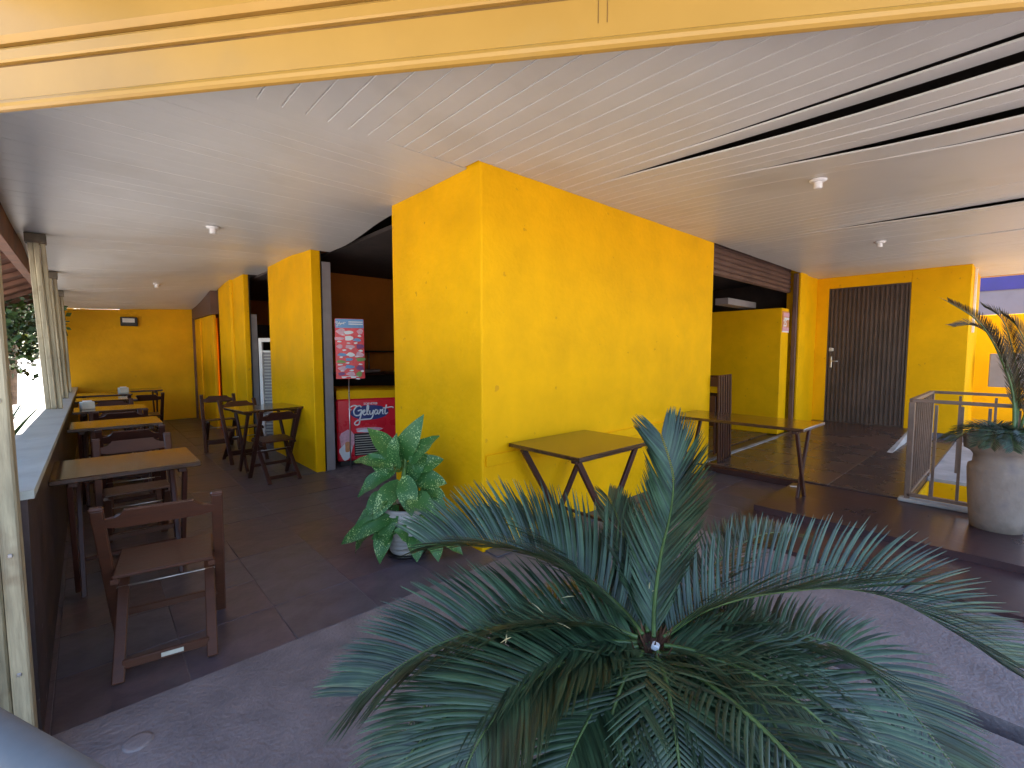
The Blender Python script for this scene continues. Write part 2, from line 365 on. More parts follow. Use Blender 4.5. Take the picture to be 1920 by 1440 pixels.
# interior rooms
rm = MB(); rm.box(.14, 7.0, 4.6, 4.7, -.01, 2.9); rm.obj('room_back_wall', M['orange'], bld)
MB().box(3.3, 3.4, .21, 4.59, -.01, 2.9).obj('room_side_wall', M['orange'], bld)
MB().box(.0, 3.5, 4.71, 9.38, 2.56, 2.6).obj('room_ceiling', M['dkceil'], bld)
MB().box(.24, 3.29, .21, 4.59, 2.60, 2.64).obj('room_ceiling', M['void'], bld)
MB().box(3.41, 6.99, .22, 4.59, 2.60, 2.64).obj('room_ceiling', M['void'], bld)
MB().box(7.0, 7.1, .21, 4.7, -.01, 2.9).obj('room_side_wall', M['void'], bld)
MB().box(.11, 3.5, 9.2, 9.3, -.01, 2.9).obj('room_back_wall', M['orange'], bld)
MB().box(3.5, 3.6, 4.71, 9.3, -.01, 2.9).obj('room_side_wall', M['orange'], bld)
part = bx('partition_wall', 'yellow', bld, 6.1, 6.42, .10, 3.3, .09, 2.1, b=.006)
bx('lintel_shelf', 'grey', bld, 5.3, 6.4, .6, .8, 2.14, 2.24)

# ---- roof, void above the ceiling, fascia beam
A_ = Vector((-2.227, .479)); B_ = Vector((-.038, -2.265)); D_ = (B_-A_).normalized(); N_ = Vector((D_.y, -D_.x))   # N_ points to the camera side
if N_.dot(Vector((-2, -2.5))-A_) < 0: N_ = -N_
Pb = lambda s, o: (A_.x+D_.x*s+N_.x*o, A_.y+D_.y*s+N_.y*o)
s_end = 4.75
e0 = Pb(-3.2, -.1); e1 = Pb(s_end, -.1)
rf = MB(); rf.poly([e0, e1, (9.3, e1[1]), (9.3, 0.0), (9.3, 9.7), (-2.5, 9.7), (-2.5, 2.2), (e0[0], e0[1]+.3)], 3.05, 3.25)
rf.obj('roof', M['roof'], bld)
MB().poly([(-2.52, .9), (-2.445, .9), (-2.445, 9.7), (-2.52, 9.7)], 2.30, 3.05).obj('fascia_board', M['roofbrown'], bld)
MB().poly([(e1[0], e1[1]-.02), (9.3, e1[1]-.02), (9.3, e1[1]+.08), (e1[0], e1[1]+.08)], 2.60, 3.05).obj('fascia_board', M['beam'], bld)
MB().poly([(9.22, e1[1]+.09), (9.3, e1[1]+.09), (9.3, 0), (9.22, 0)], 2.66, 3.05).obj('fascia_board', M['beam'], bld)
def beam_profile(name, prof, m, s0=-3.2, s1=s_end):
    b = MB(); n = len(prof)
    vs = [(*Pb(s0, o), z) for o, z in prof]+[(*Pb(s1, o), z) for o, z in prof]
    b.add(vs, [(i, (i+1) % n, n+(i+1) % n, n+i) for i in range(n)]+[tuple(range(n))[::-1], tuple(range(n, 2*n))])
    return b.obj(name, M[m], beam)
beam = thing('fascia_beam', 'pale yellow moulded beam crossing above the veranda entrance', 'beam')
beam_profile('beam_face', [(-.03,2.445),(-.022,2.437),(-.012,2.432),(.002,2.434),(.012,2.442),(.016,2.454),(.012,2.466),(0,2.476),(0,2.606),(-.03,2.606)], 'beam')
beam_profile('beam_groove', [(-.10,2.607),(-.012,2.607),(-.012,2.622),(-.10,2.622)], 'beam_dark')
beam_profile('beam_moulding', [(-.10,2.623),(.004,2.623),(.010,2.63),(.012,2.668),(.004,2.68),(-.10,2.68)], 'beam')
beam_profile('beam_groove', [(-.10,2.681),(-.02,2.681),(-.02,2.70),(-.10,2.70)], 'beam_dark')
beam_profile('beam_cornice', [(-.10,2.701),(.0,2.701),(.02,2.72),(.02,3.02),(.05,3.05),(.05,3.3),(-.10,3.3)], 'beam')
for q in (2.50, 2.53):
    s_ = q
    m_ = MB(); a0 = Pb(s_, .0015); a1 = Pb(s_+.003, .0015); m_.add([(*a0,2.52),(*a1,2.52),(*a1,2.60),(*a0,2.60)], [(0,1,2,3)])
    m_.obj('paint_crack', M['beam_dark'], beam)

# ---- PVC ceiling boards
ceil_ = bpy.data.objects.new('ceiling', None); link(ceil_); tag(ceil_, kind='structure')
def sm(t): t = max(0, min(1, t)); return t*t*(3-2*t)
def zright(x, y, side):
    """height of the right ceiling at x; side +1 = board beyond the split, -1 = board before it"""
    t0 = lambda ys, L=1.6: sm((ys-y)/L)
    d = 0
    for gx, ys, dep, L in ((.86,-.45,.022,1.7),(.975,-.0,.050,1.9),(1.21,-1.3,.024,1.6),(1.445,-.8,.046,1.7),(1.68,-1.3,.024,1.4),(3.78,-.5,.034,1.9),(5.2,-1.0,.012,1.2)):
        if x > gx-.02: d -= dep*sm((ys-y)/L)*(1-sm((x-gx-.15)/(2.0)))
    d += -.006*math.sin(x*2.1)*sm(-y/1.5)
    return H + d
BW = .1175
def strip_board(ptsz, w, along, name, mats, g=1):
    """PVC board: flat pan + rounded edges, ptsz = [(pos, z)] along its run; w = (c0, c1) across"""
    c0, c1 = w; prof = [(c0, .010), (c0, .002*g), (c0+.002*g, 0), (c1-.0090*g, 0), (c1-.0078*g, .0022*g), (c1-.0025*g, .0022*g), (c1, .010)]
    mb = MB(); n = len(prof)
    for p, z0 in ptsz:
        for i, (c, dz) in enumerate(prof):
            z = (z0(c) if callable(z0) else z0)+dz
            mb.v.append((c, p, z) if along == 'y' else (p, c, z))
    for k in range(len(ptsz)-1):
        for i in range(n):
            j = (i+1) % n; f = (k*n+i, k*n+j, (k+1)*n+j, (k+1)*n+i)
            mb.f.append(f if along == 'y' else f[::-1]); mb.sm.append(False)
    me = bpy.data.meshes.new(name); me.from_pydata(mb.v, [], mb.f)
    me.materials.append(M['pvc']); me.materials.append(M['pvcline'])
    for p in me.polygons:
        if p.index % n == 4: p.material_index = 1
    me.update(); return link(bpy.data.objects.new(name, me), ceil_)
def beam_y(x):      # y of the beam's back face at x
    s = (x-A_.x+N_.x*.06)/D_.x; return A_.y+D_.y*s-N_.y*.06
x = -2.42+.05
k = 0
while x < 9.2:
    xm = x+BW/2
    yb = max(beam_y(xm), e1[1]+.03); ya = .152 if x < -.03 else -.003
    if ya-yb > .08:
        L = ya-yb; n = max(3, int(L/.3))
        zo = random.uniform(-.0012, .0012)
        # each board keeps one plane across its width taken just inside its own span
        xr = x+BW*.5
        strip_board([(ya-L*i/n, (lambda y_: (lambda c: zright(xr+.3*(c-xr), y_, 1)+zo))(ya-L*i/n)) for i in range(n+1)], (x+.0008, x+BW-.0008), 'y', 'ceiling_board', None)
    x += BW; k += 1
def zleft(x, y):
    f = sm((x+2.3)/2.3)
    zf = H - .125*sm((y-1.35)/1.3) + .05*sm((y-2.9)/1.0) - .03*sm((y-5)/2) - .27*sm((y-6.2)/3.6)
    zp = H - .17*sm((y-1.0)/3) - .14*sm((y-4)/2.5) - .14*sm((y-6)/3.0)
    return zp*(1-f)+zf*f - .012*math.sin(y*1.7+x)
y = .158; 
while y < 9.37:
    xe = -.002 if y+BW < 1.24 else .13
    if 2.9 < y < 4.72: xe = -.083
    if 5.5 < y < 6.2: xe = -.192
    if 6.2 <= y < 7.3: xe = -.233
    if y >= 7.3: xe = -.332
    xs = -2.44
    if y < .9: xs = max(xs, (y-A_.y)/D_.y*D_.x+A_.x+.06)
    n = 8; L = xe-xs; zo = random.uniform(-.001, .001)
    strip_board([(xs+L*i/n, (lambda x_: (lambda c: zleft(x_, c)+zo))(xs+L*i/n)) for i in range(n+1)], (y+.0002, y+BW-.0002), 'x', 'ceiling_board', None, g=.35)
    y += BW
# dark space above the boards (roof underside and closures)
MB().box(-2.43, 9.2, -3.2, 9.35, 2.98, 3.04).obj('roof_void_liner', M['void'], bld)
MB().box(7.71, 9.2, -1.74, 0.0, 2.7, 2.9).obj('roof_void_liner', M['void'], bld)

# ceiling lamp holders
def lamp_holder(x, y, z, label):
    t = thing('lamp_holder', label, 'lamp holder', (x, y, z), 0, 'bare lamp holders on the ceiling')
    MB().lathe([(.0,-.001),(.055,-.001),(.057,-.006),(.045,-.016),(.028,-.020),(.0,-.0205)], n=24).obj('rose', M['white'], t)
    MB().lathe([(.026,-.020),(.027,-.058),(.022,-.062),(.0,-.062)], n=20).obj('socket', M['white'], t)
lamp_holder(-1.085, 2.627, zleft(-1.085, 2.627)-.001, 'white bulbless lamp holder on the left ceiling nearest the entrance')
lamp_holder(-1.158, 6.6, zleft(-1.158, 6.6)-.001, 'small white lamp holder deep in the left wing near the end wall')
lamp_holder(1.87, -1.461, zright(1.87, -1.461, 1)-.004, 'white lamp holder on the sagging right ceiling, nearer and larger one')
lamp_holder(4.775, -1.319, zright(4.775, -1.319, 1)-.001, 'white lamp holder on the right ceiling in front of the steel door')

# ================================================================ LEFT HALF WALL AND POSTS
hw = thing('half_wall', 'dark brown half wall with grey stone ledge along the left row of tables', 'wall')
zl = lambda y: .93-(y+.2)/9.6*.175          # the ledge drops slightly toward the far end
wb = MB(); wb.add([(x, y, z) for y in (-.2, 9.38) for x, z in ((-2.32,-.01),(-2.185,-.01),(-2.178,zl(y)-.032),(-2.30,zl(y)-.032))], [(0,1,2,3),(7,6,5,4),(0,4,5,1),(1,5,6,2),(2,6,7,3),(3,7,4,0)])
wb.obj('wall_body', M['wallbrown'], hw)
for k in range(12):
    ya, yb_ = -.21+k*.8, -.21+k*.8+.795
    if yb_ > 9.38: yb_ = 9.38
    MB().add([(x, y, zl(y)+dz) for y in (ya, yb_) for x, dz in ((-2.33,-.03),(-2.16,-.03),(-2.16,0),(-2.33,0))], [(0,1,2,3),(7,6,5,4),(0,4,5,1),(1,5,6,2),(2,6,7,3),(3,7,4,0)]).obj('ledge_slab', M['ledge'], hw)
def post(y, label, x=-2.26, lean=(0, 0), ztop=None):
    z0 = zl(y)+.001
    t = thing('timber_post', label, 'post', (x, y, z0), 0, 'timber posts on the half wall')
    zt = ztop - z0
    for k, (dx, dy, ww) in enumerate(((-.042, .0, .040), (-.001, -.02, .041), (.040, .01, .038))):
        MB().bar((dx, dy, 0), (dx+lean[0], dy+lean[1], zt), .045, ww, up=(1, 0, 0), bev=.006).obj('plank', M['plank'], t)
    MB().box(-.075+lean[0], .07+lean[0], -.06+lean[1], .06+lean[1], zt-.09, zt-.003, b=.004).obj('post_head', M['shaded_timber'], t)
    return t
post(3.8, 'pale timber post of three planks, nearest one standing on the half wall ledge', lean=(-.05, 0), ztop=zleft(-2.31, 3.8)-.002)
post(5.6, 'pale timber post on the ledge, middle of the three beyond the entrance', lean=(-.04, 0), ztop=zleft(-2.30, 5.6)-.002)
post(7.2, 'pale timber post on the ledge closest to the far yellow end wall', lean=(-.03, 0), ztop=zleft(-2.29, 7.2)-.002)
# the big post at the near end of the half wall, standing on the floor
t = thing('timber_post', 'tall pale timber post of nailed planks at the near end of the half wall', 'post', (-2.17, -.262, 0), 0)
MB().bar((-.04, -.035, .0), (-.05, -.035, 2.55), .10, .045, up=(1, 0, 0), bev=.006).obj('plank', M['plank'], t)
MB().bar((-.088, -.005, .0), (-.098, -.005, 2.55), .10, .04, up=(1, 0, 0), bev=.006).obj('plank', M['plank'], t)
MB().bar((-.135, -.05, .0), (-.145, -.05, 2.55), .10, .045, up=(1, 0, 0), bev=.006).obj('plank', M['plank'], t)
MB().bar((-.185, -.05, .0), (-.195, -.05, 2.55), .08, .045, up=(1, 0, 0), bev=.006).obj('plank', M['plank'], t)
MB().bar((-.225, -.12, 0), (-.235, -.12, 2.4), .05, .03, up=(1, 0, 0), bev=.004).obj('painted_strip', M['yellow'], t)
for zz in (.35, .75, 1.25): MB().box(-.05, -.038, -.090, -.084, zz, zz+.012, b=.002).obj('nail_plate', M['rod'], t)
# eave outside the posts
ev = MB(); ev.add([(-2.53,.6,2.55),(-2.53,9.6,2.35),(-2.98,9.6,2.13),(-2.98,.6,2.33),(-2.53,.6,2.59),(-2.53,9.6,2.39),(-2.98,9.6,2.17),(-2.98,.6,2.37)],
                  [(0,1,2,3),(4,7,6,5),(0,4,5,1),(1,5,6,2),(2,6,7,3),(3,7,4,0)])
ea = tag(ev.obj('awning', M['roofbrown']), 'red brown sloping awning outside the timber posts', 'awning')
for k in range(14):
    yy = .9+k*.62
    zz = 2.50-(yy-.6)/9*.2
    MB().bar((-2.54, yy, zz+.01), (-2.97, yy, zz-.20), .05, .05, bev=.003).obj('rafter', M['roofbrown'], ea)
# grey pipe close to the camera, bottom left
rl = MB(); rl.tube([(-3.2,-.35,.82),(-2.6,-.86,.81),(-2.2,-1.33,.79),(-2.04,-1.66,.785),(-1.99,-2.1,.78),(-1.98,-3.2,.78)], .045, 16)
t = tag(rl.obj('handrail', M['railgrey']), 'thick grey rounded handrail in the bottom left corner of the view', 'handrail')
MB().tube([(-2.35,-1.15,-.01),(-2.35,-1.15,.78)], .025, 12).obj('rail_post', M['railgrey'], t)
MB().tube([(-1.985,-3.0,-.01),(-1.985,-3.0,.75)], .025, 12).obj('rail_post', M['railgrey'], t)
# wall lamp on the end wall
t = thing('wall_lamp', 'dark framed box floodlight high on the far yellow end wall', 'lamp', (-1.37, 9.385, 2.0))
MB().box(-.13, .13, -.10, 0, -.085, .085, b=.008).obj('housing', M['black'], t)
MB().box(-.10, .085, -.104, -.101, -.02, .06).obj('lens', M['white'], t)
# floor lid
tag(MB().lathe([(.0,.006),(.035,.006),(.045,.0045),(.045,.0)], cx=-1.93, cy=-.42, n=24).obj('drain_lid', M['greyfloor']), 'small round drain lid in the grey cement floor', 'drain lid')

# ================================================================ TABLES
def table(label, x, y, z=0, rz=0, sx=.62, sy=.66, top='tabletop', group='folding bar tables', split=False):
    t = thing('folding_table', label, 'table', (x, y, z), rz, group)
    hx, hy = sx/2, sy/2
    MB().box(-hx, hx, -hy, hy, .722, .75, b=.005).obj('tabletop', M[top], t)
    for s in (-1, 1):
        yy = s*(hy-.09)
        MB().box(-hx+.05, hx-.05, yy-.02, yy+.02, .69, .721, b=.003).obj('batten', M['wood'], t)
        MB().bar((-hx+.08, yy+.014*s, .70), (hx*.24, yy+.014*s, .012), .024, .045, up=(0, 1, 0) if False else (1, 0, 0), bev=.003).obj('leg', M['wood'], t)
        MB().bar((hx-.08, yy-.014*s, .70), (-hx*.24, yy-.014*s, .012), .024, .045, up=(1, 0, 0), bev=.003).obj('leg', M['wood'], t)
    MB().bar((0, -hy+.115, .21), (0, hy-.115, .21), .022, .022, bev=.003).obj('stretcher', M['wood'], t)
    return t
table('brown square folding table against the yellow wall, behind the cycad', .665, -.345, sx=.87, sy=.66, group='folding tables on the right')
table('long glossy brown folding table standing before the open shutter and the stacked chairs', 2.8, -.64, sx=.62, sy=1.26, group='folding tables on the right')
LT = [(1.10, 'folding table nearest the camera beside the half wall, dark glossy top'), (3.2, 'second folding table along the half wall, top reflecting yellow'),
      (4.73, 'third folding table along the half wall with a napkin box on it'), (6.22, 'fourth folding table along the half wall'),
      (7.25, 'narrow folding table deepest along the half wall near the end wall')]
for i, (yy, lb) in enumerate(LT):
    table(lb, -1.83 if i else -1.85, yy, sx=.58, sy=.66, rz=R(90), group='folding tables along the half wall')
table('folding table beside it, toward the middle of the aisle at the far end', -1.35, 7.95, sx=.6, sy=.6, rz=R(90), group='folding tables along the half wall')
table('folding table by the yellow pillar with chairs drawn up', -.45, 3.62, rz=R(98), sx=.6, sy=.7, group='folding tables by the pillars')
pp_ = tag(MB().box(-.065, .065, -.022, .022, 0, .002, b=.0005).obj('paper_sheet', M['print_white']), 'small white printed paper lying on the maroon floor at the foot of the long table', 'paper')
pp_.location = (3.12, -1.06, .0815); pp_.rotation_euler = (0, 0, R(-65))
# napkin boxes
for x, y, z, lb in ((-2.03, 4.75, .75, 'white napkin box on the third table by the half wall'), (-1.6, 7.25, .75, 'white napkin box on the farthest table in the left row')):
    t = thing('napkin_box', lb, 'napkin box', (x, y, z), .2)
    MB().box(-.06, .06, -.05, .05, .0005, .085, b=.006).obj('box_body', M['whitedull'], t)
    MB().box(-.04, .04, -.012, .012, .0855, .10, b=.002).obj('napkins', M['white'], t)

# ================================================================ FOLDING CHAIRS
def make_chair(wood):
    t = bpy.data.objects.new('folding_chair', None); link(t); w_ = M[wood]
    for s in (-1, 1):
        u = MB().bar((s*.195, .21, .006), (s*.195, -.19, .80), .022, .042, up=(1,0,0), bev=.005)
        MB.bar(u, (s*.195, -.192, .795), (s*.195, -.197, .812), .026, .046, up=(1,0,0), bev=.006)
        u.obj('upright', w_, t)
        MB().bar((s*.155, .13, .43), (s*.155, -.24, .006), .022, .040, up=(1,0,0), bev=.004).obj('leg', w_, t)
        MB().bar((s*.165, -.115, .425), (s*.165, .185, .445), .028, .026, bev=.003).obj('seat_rail', w_, t)
    # one-piece seat board, slightly tilted
    mb_s = MB().box(-.172, .172, -.115, .19, -.008, .008, Matrix.Translation((0, 0, .453)) @ Matrix.Rotation(R(3.4), 4, 'X'), .005)
    mb_s.obj('seat', w_, t)
    # curved-ear back rail, an outline with thickness in the plane of the uprights
    yl = []
    pr = [(-.183,.0),(-.183,.045),(-.165,.047),(-.145,.052),(-.128,.064),(-.118,.078),(-.112,.088),(.112,.088),(.118,.078),(.128,.064),(.145,.052),(.165,.047),(.183,.045),(.183,.0),(.12,-.012),(-.12,-.012)]
    n = len(pr); dirv = Vector((0, -.40, .794)).normalized(); nv = Vector((0, .794, .40)).normalized()
    base = Vector((0, -.147, .705)); bm_ = MB()
    vs = [Vector((x, 0, 0))+base+dirv*z+nv*.008 for x, z in pr]+[Vector((x, 0, 0))+base+dirv*z-nv*.008 for x, z in pr]
    bm_.add(vs, [tuple(range(n)), tuple(range(n, 2*n))[::-1]]+[((i+1) % n, i, n+i, n+(i+1) % n) for i in range(n)])
    bm_.obj('back_rail', w_, t)
    MB().bar((-.184, .135, .155), (.184, .135, .155), .02, .035, bev=.003).obj('stretcher', w_, t)
    MB().bar((-.144, -.195, .065), (.144, -.195, .065), .018, .040, bev=.003).obj('stretcher', w_, t)
    MB().tube([(-.207, .038, .335), (.207, .038, .335)], .0045, 8).obj('pivot_rod', M['rod'], t)
    return t
ch_mid = make_chair('wood_mid'); ch_dark = make_chair('wood')
ch_mid.name = 'folding_chair'
used = set()
def chair(src, x, y, rz, label, group, z=0):
    o = copy_tree(src) if src in used else src
    if src in used: o.scale = (random.uniform(1.0, 1.06), 1, .97)
    used.add(src); o.location = (x, y, z); o.rotation_euler = (0, 0, rz); tag(o, label, 'chair', group); return o
GA, GB = 'folding chairs along the half wall', 'folding chairs by the pillars'
c1 = chair(ch_mid, -1.765, .215, R(-9), 'brown wooden folding chair nearest the camera, back turned to it, beside the half wall', GA)
c1.scale = (1.09, 1, .94)
lb = MB().box(-.02, .055, -.206, -.2045, .055, .075); lb.obj('paper_label', M['whitedull'], c1)
chair(ch_mid, -1.78, 1.74, R(180), 'brown folding chair on the far side of the nearest table, facing the camera', GA)
chair(ch_dark, -1.76, 2.44, R(-3), 'dark folding chair drawn up to the near side of the second table', GA)
chair(ch_dark, -1.80, 3.85, R(180), 'dark folding chair on the far side of the second table', GA)
chair(ch_dark, -1.76, 4.15, R(0), 'dark folding chair on the near side of the third table', GA)
chair(ch_dark, -1.80, 5.35, R(180), 'dark folding chair on the far side of the third table', GA)
chair(ch_dark, -1.38, 6.55, R(2), 'dark folding chair standing out into the aisle before the end wall', GA)
chair(ch_dark, -.50, 3.06, R(6), 'dark red folding chair, back to the camera, at the table by the yellow pillar', GB)
chair(ch_dark, -.55, 4.28, R(186), 'dark folding chair on the far side of the table by the pillar', GB)
chair(ch_dark, -.62, 5.3, R(176), 'farthest dark folding chair behind the pillar table', GB)
# stack of folded chairs leaning inside the right opening
def folded(x, y, z, lean, label):
    t = thing('folded_chair', label, 'chair', (x, y, z), R(90), 'folded chairs stacked against the partition')
    t.rotation_euler = (R(lean), 0, R(0))
    for s in (-1, 1):
        MB().bar((s*.195, 0, 0), (s*.195, 0, .92), .022, .036, up=(0,1,0), bev=.003).obj('upright', M['wood'], t)
        MB().bar((s*.155, .02, .08), (s*.155, .02, .55), .022, .030, up=(0,1,0), bev=.003).obj('leg', M['wood'], t)
    MB().box(-.183, .183, -.008, .008, .80, .90, b=.003).obj('back_rail', M['wood'], t)
    MB().box(-.17, .17, .010, .026, .38, .70, b=.003).obj('seat', M['wood'], t)
    return t
for k in range(6):
    o = folded(3.53+k*.088, .10+k*.01, .095, 0, 'folded dark red chair stood upright in the stack, %s from the yellow wall' % ('first','second','third','fourth','fifth','sixth')[k])
    o.rotation_euler = (R(-3), 0, R(90)); o.scale = (1, 1, 1.13)

# ================================================================ FREEZER, POSTER, COUNTER, CABINET
fz = thing('ice_cream_freezer', 'red ice cream chest freezer with yellow hood standing in the left doorway', 'freezer', (.21, 3.10, 0), R(-19))
# local: x along its front to the right, y going in
MB().box(0, 1.15, 0, .6, .06, .83, b=.02).obj('cabinet', M['red'], fz)
MB().box(.03, 1.12, .03, .57, .0, .058, b=.004).obj('plinth', M['black'], fz)
hp = [(0,.0,.832),(.0,.0,.93)]; hood = MB(); n = 14
vs = []
for i in range(n+1):
    x_ = .005+i/n*1.14; vs += [(x_, .01, .832), (x_, .01, .905+.03*math.cos(i/n*math.pi*.5)), (x_, .10, .925+.03*math.cos(i/n*math.pi*.5)), (x_, .59, .925+.03*math.cos(i/n*math.pi*.5)), (x_, .59, .832)]
fs = []
for i in range(n):
    for j in range(4): a = i*5+j; fs.append((a, a+5, a+6, a+1))
fs += [(0,1,2,3,4), tuple(n*5+j for j in (4,3,2,1,0))]
hood.add(vs, fs); hood.obj('hood', M['yellow'], fz)
# vent grille
gr = MB().box(.20, .55, -.006, -.0005, .12, .40, b=0).obj('vent', M['black'], fz)
for k in range(9): MB().box(.21, .54, -.012, -.0065, .135+k*.029, .143+k*.029).obj('louvre', M['whitedull'], gr)
# printed ice cream art under the logo: flat print patches
def blob(cx, cz, rx, rz_, m, name, parent, y=-.002, n=14, seed=0):
    rnd = random.Random(seed); b = MB()
    ph = rnd.random()*6
    vs = [(cx+rx*(1+.18*math.sin(3*a+ph))*math.cos(a), y, cz+rz_*(1+.18*math.sin(2*a+ph))*math.sin(a)) for a in [2*math.pi*k/n for k in range(n)]]
    b.add(vs, [tuple(range(n))]); return b.obj(name, M[m], parent)
blob(.11, .30, .085, .17, 'pink', 'printed_ice_cream', fz, -.0015, seed=1)
blob(.10, .18, .075, .10, 'print_white', 'printed_ice_cream', fz, -.0022, seed=2)
blob(.12, .24, .035, .08, 'orangep', 'printed_ice_cream', fz, -.003, seed=3)
blob(.36, .44, .16, .035, 'pink', 'printed_ice_cream', fz, -.0015, seed=4)
blob(.34, .425, .10, .018, 'print_white', 'printed_ice_cream', fz, -.0022, seed=5)
lg = MB(); n = 32
lg.add([(.39+.23*math.cos(2*math.pi*k/n), -.0015, .655+.092*math.sin(2*math.pi*k/n)) for k in range(n)], [tuple(range(n))])
lg = lg.obj('logo_oval', M['navy'], fz)
ST = [[(1.05,.98),(.85,1.2),(.45,1.05),(.15,.55),(.3,.05),(.75,.0),(1.0,.3),(1.08,.62)], [(.62,.55),(.85,.62),(1.08,.62),(1.02,.1),(.85,-.45)],
      [(.55,1.2),(.1,1.22),(-.3,1.0),(-.35,.75),(-.15,.75)],
      [(1.12,.28),(1.42,.42),(1.45,.62),(1.28,.55),(1.22,.25),(1.38,.02),(1.62,.12)], [(1.62,.12),(1.85,.6),(1.92,1.1),(1.8,1.2),(1.72,.7),(1.76,.12),(1.95,.06)],
      [(2.05,.55),(2.05,.15),(2.2,.05),(2.42,.3),(2.5,.58)], [(2.5,.58),(2.42,-.1),(2.15,-.5),(1.4,-.55),(.6,-.62),(.22,-.95),(.42,-1.2),(.75,-1.05),(.85,-.45)],
      [(3.0,.5),(2.78,.6),(2.62,.3),(2.75,.03),(2.95,.25),(3.04,.58)], [(3.04,.58),(3.0,.15),(3.15,.05),(3.3,.35)], [(3.3,.35),(3.36,.62),(3.42,.45),(3.6,.58),(3.64,.5),(3.6,.1),(3.75,.06)],
      [(4.1,1.2),(3.95,.6),(3.9,.15),(4.02,.03),(4.25,.2)], [(3.65,.78),(4.1,.80),(4.7,.88),(4.95,.75)]]
lt = MB(); q = .1
for s_ in ST:
    P_ = [(.185+p.x*q, -.005, .625+p.y*q) for p in spline([(a, b, 0) for a, b in s_], 6)]
    lt.tube(P_, .0085, 6)
lt.obj('script_lettering', M['print_white'], lg)
text_mesh('SORVETES', .036, 'small_lettering', 'print_white', lg, (.40, -.003, .765), (R(90), 0, 0), bold=.0006)
# poster on a thin pole
ps = thing('ice_cream_poster', 'tall red and blue ice cream price poster on a thin pole behind the freezer', 'poster', (.15, 2.93, 0), R(-19))
MB().tube([(.14, .0, .0), (.14, .0, 1.1)], .007, 8).obj('pole', M['rod'], ps)
MB().box(0, .325, -.008, .012, 1.09, 1.80, b=.003).obj('board', M['red'], ps)
MB().box(.006, .319, -.0105, -.009, 1.69, 1.795).obj('header', M['sky'], ps)
for s_ in ST:
    pass
pm = MB()
for s_ in ST: pm.tube([(.012+p.x*.022, -.0125, 1.735+p.y*.022) for p in spline([(a, b, 0) for a, b in s_], 3)], .0032, 4)
pm.obj('script_lettering', M['print_white'], ps)
for z_ in (1.755, 1.73): MB().box(.15, .31, -.0122, -.0108, z_, z_+.012).obj('printed_line', M['print_white'], ps)
rn = random.Random(5); kx = 0
for r_ in range(7):
    for c_ in range(3):
        blob(.06+c_*.10+rn.uniform(-.02,.02), 1.64-r_*.083+rn.uniform(-.015,.015), rn.uniform(.03,.055), rn.uniform(.018,.034), rn.choice(['pink','print_white','pink','orangep','purple','sky','print_white','greenp']), 'printed_treat', ps, -.0098-.0007*(kx % 3), seed=kx); kx += 1
        blob(.06+c_*.10+rn.uniform(-.04,.04), 1.60-r_*.083+rn.uniform(-.015,.015), rn.uniform(.018,.03), rn.uniform(.006,.012), 'print_white', 'printed_price', ps, -.0122, seed=kx+60)
MB().box(.06, .25, -.0122, -.0108, 1.115, 1.122).obj('printed_line', M['print_white'], ps)
# bar counter with glasses behind the freezer
t = thing('bar_counter', 'dark bar counter inside the left doorway behind the freezer', 'counter', (.6, 4.0, 0))
MB().box(-.4, 2.4, 0, .5, .0, 1.06, b=.01).obj('counter_body', M['black'], t)
MB().box(-.42, 2.42, -.04, .52, 1.061, 1.10, b=.006).obj('counter_top', M['wood'], t)
t = thing('wall_shelf', 'small dark shelf on the orange wall above the bar counter', 'shelf', (1.0, 4.42, 0))
MB().box(0, .8, 0, .16, 1.40, 1.43, b=.003).obj('shelf_board', M['black'], t)
for xx in (.22, .30): MB().tube([(xx, .08, 1.10), (xx, .08, 1.40)], .014, 8).obj('support', M['rod'], t)
t = thing('bottle', 'small pale bottle standing on the dark wall shelf', 'bottle', (1.18, 4.5, 1.431))
MB().lathe([(.0,0),(.035,0),(.035,.10),(.012,.14),(.012,.19),(0,.19)], n=16).obj('bottle_body', M['whitedull'], t)
t = thing('shelf_tray', 'grey metal tray on the bar counter', 'tray', (1.0, 4.1, 1.101))
MB().box(0, .3, 0, .2, .0, .045, b=.01).obj('tray_body', M['grey'], t)
# white louvred cooler in the second opening
t = thing('louvred_cooler', 'white framed louvred cooler standing in the second opening', 'cooler', (-.07, 5.35, 0), R(-40))
MB().box(0, .05, 0, .05, 0, 1.62, b=.004).obj('frame_post', M['white'], t)
MB().box(.50, .55, 0, .05, 0, 1.62, b=.004).obj('frame_post', M['white'], t)
MB().box(.05, .50, 0, .05, 1.56, 1.62, b=.004).obj('frame_rail', M['white'], t)
MB().box(.05, .50, .01, .04, 1.40, 1.43, b=.003).obj('frame_rail', M['white'], t)
MB().box(.05, .50, .04, .05, .1, 1.40).obj('back_panel', M['grey'], t)
for k in range(26): MB().box(.055, .495, .005, .03, .15+k*.048, .165+k*.048).obj('louvre', M['whitedull'], t)
tag(MB().box(.02, .06, -0.0, .8, 0, 0).obj('menu_board', M['black']), 'dark board on the wall behind the louvred cooler', 'board')
bpy.data.objects.remove(bpy.data.objects['menu_board'])
mb_ = MB().box(.25, 1.3, 6.9, 6.94, 1.25, 1.90, b=.004)
mo = tag(mb_.obj('menu_board', M['black']), 'dark board standing behind the louvred cooler', 'board')
MB().box(.3, .33, 6.945, 6.97, 0, 1.3).obj('board_leg', M['black'], mo); MB().box(1.2, 1.23, 6.945, 6.97, 0, 1.3).obj('board_leg', M['black'], mo)
